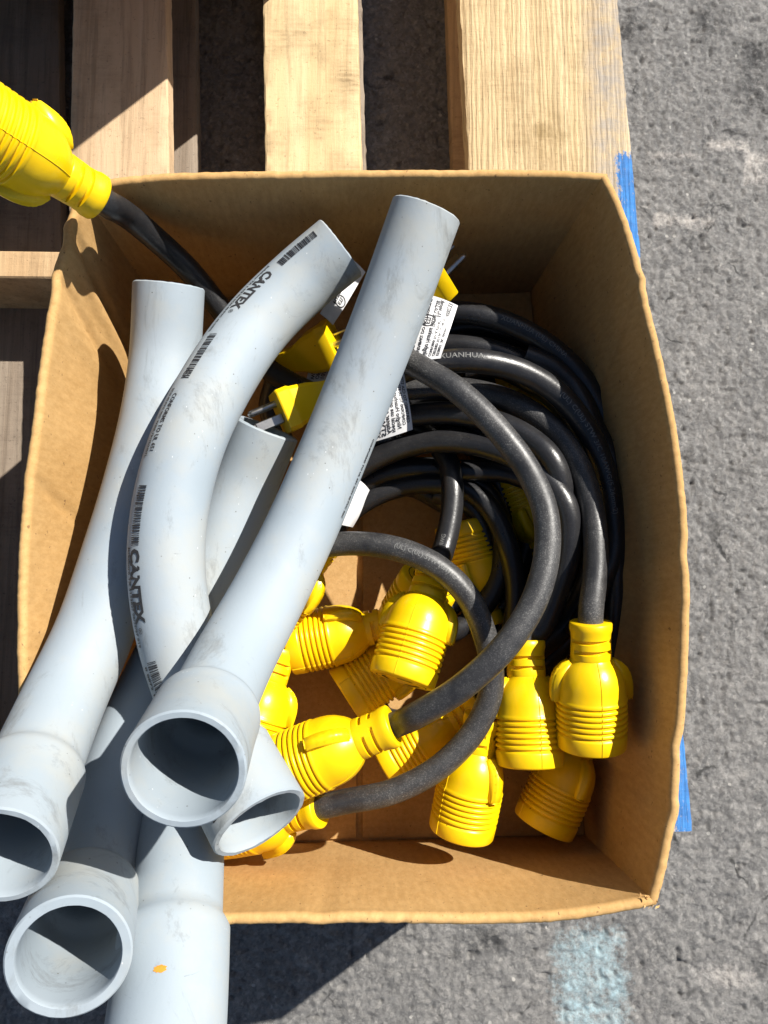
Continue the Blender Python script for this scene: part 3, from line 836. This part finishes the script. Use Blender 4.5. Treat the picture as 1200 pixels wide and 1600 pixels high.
# H
c = Cord('cord whose yellow connector lies sideways on the carton floor left of the middle one', P(500, 1000, .18))
n_ = c.connector((452, 1008, .184), (583, 980, .190), 140)
kH = c.cable(n_, [(640, 968, .19), (700, 950, .176), (748, 900, .175), (760, 840, .180), (735, 790, .184), (680, 770, .18)])
# I
c = Cord('cord with the shaded ribbed connector tipped on its side under the middle one', P(570, 1060, .18))
n_ = c.connector((538, 1088, .178), (660, 1005, .172), 60)
kI = c.cable(n_, [(700, 990, .182), (745, 960, .182), (780, 900, .185), (785, 830, .19), (760, 770, .19), (700, 735, .19), (620, 735, .19), (560, 760, .185), (500, 810, .18)])
# J
c = Cord('cord with the ribbed connector end behind the neck of the middle one', P(650, 930, .21))
n_ = c.connector((672, 908, .214), (612, 1010, .185), 20)
c.cable(n_, [(585, 1075, .165), (600, 1120, .158), (660, 1120, .158), (740, 1060, .162)])
# K
c = Cord('cord whose shaded ribbed connector lies under the two long loops near the carton front', P(640, 1175, .185))
n_ = c.connector((600, 1190, .180), (715, 1122, .188), 60)
kK = c.cable(n_, [(755, 1085, .19), (800, 1040, .185), (840, 980, .19), (862, 900, .2), (868, 830, .205), (850, 770, .205), (800, 740, .205), (720, 735, .2)])
# L
c = Cord('cord with a yellow connector half hidden by the edge of the big pipe bell', P(430, 1100, .2))
n_ = c.connector((376, 1190, .208), (428, 1042, .198), 90)
c.cable(n_, [(462, 990, .160), (470, 940, .158), (470, 880, .16), (480, 820, .165)])
# M
c = Cord('cord whose big yellow connector hangs out over the far left corner of the carton', P(60, 240, .40))
n_ = c.connector((0, 212, .402), (152, 309, .352), 105, True)
kM = c.cable(n_, [(198, 336, .314), (245, 375, .282), (295, 422, .258), (350, 490, .235), (410, 570, .215), (500, 620, .21), (580, 650, .19)])
# extra deep connectors seen between loops
c = Cord('cord with a shaded yellow connector deep between the right hand loops', P(835, 680, .19))
n_ = c.connector((858, 735, .178), (808, 610, .185), 30)
c.cable(n_, [(780, 560, .19), (720, 520, .195), (640, 500, .2), (560, 510, .2)])
c = Cord('cord with ribs of a yellow connector glimpsed just left of the big dusty loop', P(815, 790, .17))
n_ = c.connector((800, 735, .166), (850, 850, .166), 30)
c.cable(n_, [(872, 900, .165), (880, 980, .165), (870, 1060, .165)])
c = Cord('cord with shaded connector ribs left of the crossing loops, above the middle connector', P(730, 870, .17))
n_ = c.connector((722, 815, .168), (760, 960, .166), 30)
c.cable(n_, [(775, 1020, .165), (760, 1090, .165), (720, 1140, .165)])
c = Cord('cord with a connector tip showing beside the big pipe above the sideways connector', P(470, 930, .2))
n_ = c.connector((404, 975, .21), (492, 868, .225), 60)
c.cable(n_, [(515, 820, .195), (540, 780, .18), (575, 765, .175), (640, 760, .17), (700, 790, .165)])

# outer coils along the right side
c = Cord('cord forming the arched loop with white printed letters below the upper tag', P(760, 575, .27))
kP = c.cable(None, [(560, 640, .24), (620, 585, .262), (680, 567, .272), (745, 564, .276), (810, 578, .270), (868, 612, .262), (915, 668, .255), (946, 740, .248), (960, 830, .24), (962, 930, .23), (950, 1040, .21), (925, 1120, .19)])
cable_text(kP, s_of(kP, 688, 566), .0025, 'XUANHUA', .030, .0055)
cable_text(kP, s_of(kP, 868, 612), .0005, '(UL) C(UL) STW 3/C 10AWG(5.26mm2)', .105, .0052)
cable_text(kG, s_of(kG, 615, 858), .0005, '(UL) C(UL) STW 10AWG', .048, .0045, -1)
cable_text(kE, s_of(kE, 695, 860)-.006, .001, '10AWG', .018, .005)
c = Cord('cord running outermost along the far and right sides of the carton', P(900, 580, .23))
kQ = c.cable(None, [(560, 560, .20), (640, 505, .222), (710, 488, .232), (780, 500, .236), (850, 535, .236), (905, 585, .234), (945, 655, .23), (970, 745, .226), (982, 850, .22), (980, 960, .21), (965, 1070, .2)])
cable_text(kQ, s_of(kQ, 780, 500), .001, 'XUANHUA (UL) CHINA', .06, .005)
c = Cord('cord in the second arc below the dusty top loop, partly in shade', P(800, 680, .24))
kR = c.cable(None, [(480, 760, .19), (560, 690, .21), (620, 655, .222), (690, 645, .232), (760, 655, .245), (820, 680, .258), (862, 718, .268), (878, 770, .262), (868, 830, .25), (850, 900, .235), (820, 980, .215), (790, 1060, .19)])
for k, (cx, cy, rx, ry, z, a0, a1) in enumerate(((740, 790, 205, 250, .165, -100, 75), (720, 800, 165, 215, .172, -110, 80), (700, 830, 125, 165, .160, -120, 70), (735, 760, 230, 250, .200, -105, 50), (690, 800, 95, 120, .176, -150, 40), (715, 770, 190, 190, .182, -150, 60), (700, 740, 150, 130, .205, -160, 20), (745, 810, 195, 235, .215, -95, 60), (760, 830, 175, 250, .188, -80, 75), (720, 770, 170, 205, .150, -120, 75), (755, 800, 205, 265, .236, -70, 45), (690, 790, 120, 150, .150, -100, 80))):
    c = Cord(('cord coiled low against the far right of the carton floor, in deep shade', 'cord coiled low inside the outer coils, in deep shade', 'cord coiled on the carton floor around the bare patch', 'cord coiled above the floor along the far side, in shade', 'cord forming the smallest low coil beside the bare cardboard', 'cord in a middle layer of the coils, black in the shade', 'cord arching low under the second tag', 'cord lying under the topmost outer coil on the right, in shade', 'cord running low between the rightmost connector and the dusty loop', 'cord pressed on the carton floor under all other coils', 'cord leaning on the right carton side above the low coils', 'cord coiled flat on the floor right of the bare cardboard')[k], P(cx+rx*.7, cy, z))
    st = []
    for j in range(12):
        a = math.radians(a0+(a1-a0)*j/11); st.append((cx+rx*math.cos(a)+random.uniform(-5, 5), cy+ry*math.sin(a)+random.uniform(-5, 5), z+random.uniform(-.003, .003)))
    c.cable(None, st, seg=14)

# ------------------------------------------------------------------ plugs with blades
def plug(cord, base, aim, roll, blades=True):
    """moulded straight plug: tapering block, blades on its front face"""
    a, b = P(*base), P(*aim); M = frame(a, (b-a), math.radians(roll))
    secs = [(0, 18, 15.5), (1, 18.6, 16), (9, 18.6, 16), (11, 17.4, 15), (24, 15.5, 13), (34, 11, 10.5), (40, 9.5, 9.5), (54, 9.2, 9.2)]
    vs, fs = [], []
    for (h_, x, y) in secs:
        for (sx_, sy_) in ((-1, -.82), (-.82, -1), (.82, -1), (1, -.82), (1, .82), (.82, 1), (-.82, 1), (-1, .82)):
            vs.append(V((x*sx_, y*sy_, h_))*.001)
    for i in range(len(secs)-1):
        for k in range(8): fs.append((i*8+k, i*8+(k+1) % 8, (i+1)*8+(k+1) % 8, (i+1)*8+k))
    fs.append(tuple(range(7, -1, -1))); fs.append(tuple((len(secs)-1)*8+k for k in range(8)))
    me = mesh(vs, fs); me.materials.append(YEL); me.shade_smooth(); me.set_sharp_from_angle(angle=math.radians(28))
    o = put('plug', me, M, cord.t, cord.O)
    for (x, y, w, t) in ((-6.5, 4, 1.0, 3.6), (6.5, 4, 1.0, 3.6)):
        bm_ = box_mesh((x-w)*.001, (x+w)*.001, (y-t)*.001, (y+t)*.001, -.021, .0, .0006)
        bm_.materials.append(METAL); put('blade', bm_, Matrix(), o)
    l = lathe([(-22, 1.2), (-21, 2.3), (-19, 2.6), (0, 2.6)], 14); 
    for v in l.vertices: v.co.y -= .0075
    l.materials.append(METAL); l.shade_smooth(); put('ground_pin', l, Matrix(), o)
    d = (b-a).normalized(); return [a+d*.045, a+d*.062]
c = Cord('cord with a sunlit yellow plug and metal blades between the two big pipes', P(450, 635, .22))
n_ = plug(c, (437, 646, .268), (505, 618, .262), 12)
c.cable(n_, [(540, 640, .23), (580, 680, .21), (640, 700, .2)])
c = Cord('cord with a shaded yellow plug above the sunlit one, between the two big pipes', P(500, 520, .2))
n_ = plug(c, (525, 535, .215), (462, 560, .2), 60)
c.cable(n_, [(430, 590, .185), (420, 640, .175), (450, 700, .17)])
c = Cord('cord with yellow plug corner and metal pin right of the big pipe far end', P(680, 430, .25))
n_ = plug(c, (686, 424, .255), (640, 470, .25), 35)
c.cable(n_, [(610, 500, .24), (590, 560, .22), (600, 620, .2)])
# ------------------------------------------------------------------ tags
def tag(cord_thing, O, corners, lines, name='warning_tag', bend=.003, logo=None):
    """corners: start of text line, end of text line (reading direction), far end, far start; each (px,py,z)"""
    a, b, c_, d = [P(*q) for q in corners]
    W, H = (b-a).length, (d-a).length
    n = (b-a).cross(d-a).normalized()
    if n.z < 0: n = -n
    def fn(u, v, lift=0):
        s_, t_ = u/W, v/H
        p = a.lerp(b, s_).lerp(d.lerp(c_, s_), t_)
        return p+n*(bend*math.sin(math.pi*t_)*1.0+bend*.6*math.sin(s_*5)+lift)
    N1, N2 = 14, 12; vs, fs = [], []
    for lf in (0, -.0004):
        for i in range(N1+1):
            for j in range(N2+1): vs.append(fn(W*i/N1, H*j/N2, lf))
    m = (N1+1)*(N2+1)
    for i in range(N1):
        for j in range(N2):
            q = i*(N2+1)+j; fs.append((q, q+N2+1, q+N2+2, q+1)); fs.append((q+m, q+1+m, q+N2+2+m, q+N2+1+m))
    o = link(name, mesh(vs, fs, None, O), PAPER, cord_thing, smooth=60)
    mk = Marks()
    for (txt, u, v, size, wd) in lines: mk.text(txt, u*W, v*H, size, .00008, 1, wd*W if wd else None)
    if logo:
        u, v, r_ = logo; mk.ring(u*W, v*H, r_, r_*.16); mk.text('ETL', u*W-r_*.62, v*H-r_*.3, r_*.85, .0001)
    if mk.v:
        me = mesh([fn(q.x, q.y, .0003) for q in mk.v], mk.f, None, O); t2 = link('tag_print', me, INK); t2.parent = o
    return o
tag(kP.thing, kP.O, [(626, 572, .282), (652, 455, .282), (716, 476, .282), (688, 560, .282)],
    [('(UL) Intertek', .70, .60, .0040, .28), ('4000233', .74, .78, .0046, .24), ('Ningbo Huanhua Electric Co.,Ltd', .05, .50, .0052, .9), ('CONFORMS TO UL STD 817', .05, .66, .0028, .6), ('CERTIFIED TO CSA C22.2 NO.21', .05, .76, .0028, .64), ('E328651  3/C 10AWG', .05, .86, .0028, .5), ('WARNING: DO NOT REMOVE', .05, .32, .0032, .9), ('THIS TAG  IM20 ELEC', .05, .18, .003, .9)], logo=(.62, .42, .0055))
tag(kF.thing, kF.O, [(583, 691, .272), (576, 580, .284), (632, 583, .284), (645, 671, .272)],
    [('XTB E328', .03, .10, .0040, .35), ('STW M 10/3', .03, .22, .0048, .7), ('Adapter cord for outdoor', .05, .36, .0046, .92), ('special use only 30A 125V', .05, .49, .0046, .92), ('Ningbo Huanhua Electric', .08, .62, .0046, .88), ('CONFORMS TO UL STD 817', .12, .76, .0034, .82), ('CERTIFIED TO CSA STD', .14, .87, .0034, .8)])
tag(kI.thing, kI.O, [(533, 820, .245), (556, 745, .245), (579, 766, .238), (551, 824, .238)], [], bend=.002)
tag(kM.thing, kM.O, [(500, 490, .262), (545, 400, .262), (572, 425, .258), (520, 508, .255)], [('Intertek', .25, .3, .004, .5)], bend=.0015, logo=(.35, .62, .0045))
tag(c.t, c.O, [(478, 597, .200), (492, 530, .200), (528, 540, .200), (508, 596, .200)], [('WARNING RISK', .05, .2, .0042, .9), ('OF FIRE SHOCK', .05, .45, .0042, .9), ('10/3 STW 30A', .05, .7, .0042, .9)], bend=.001)
print('objects', len(bpy.data.objects))
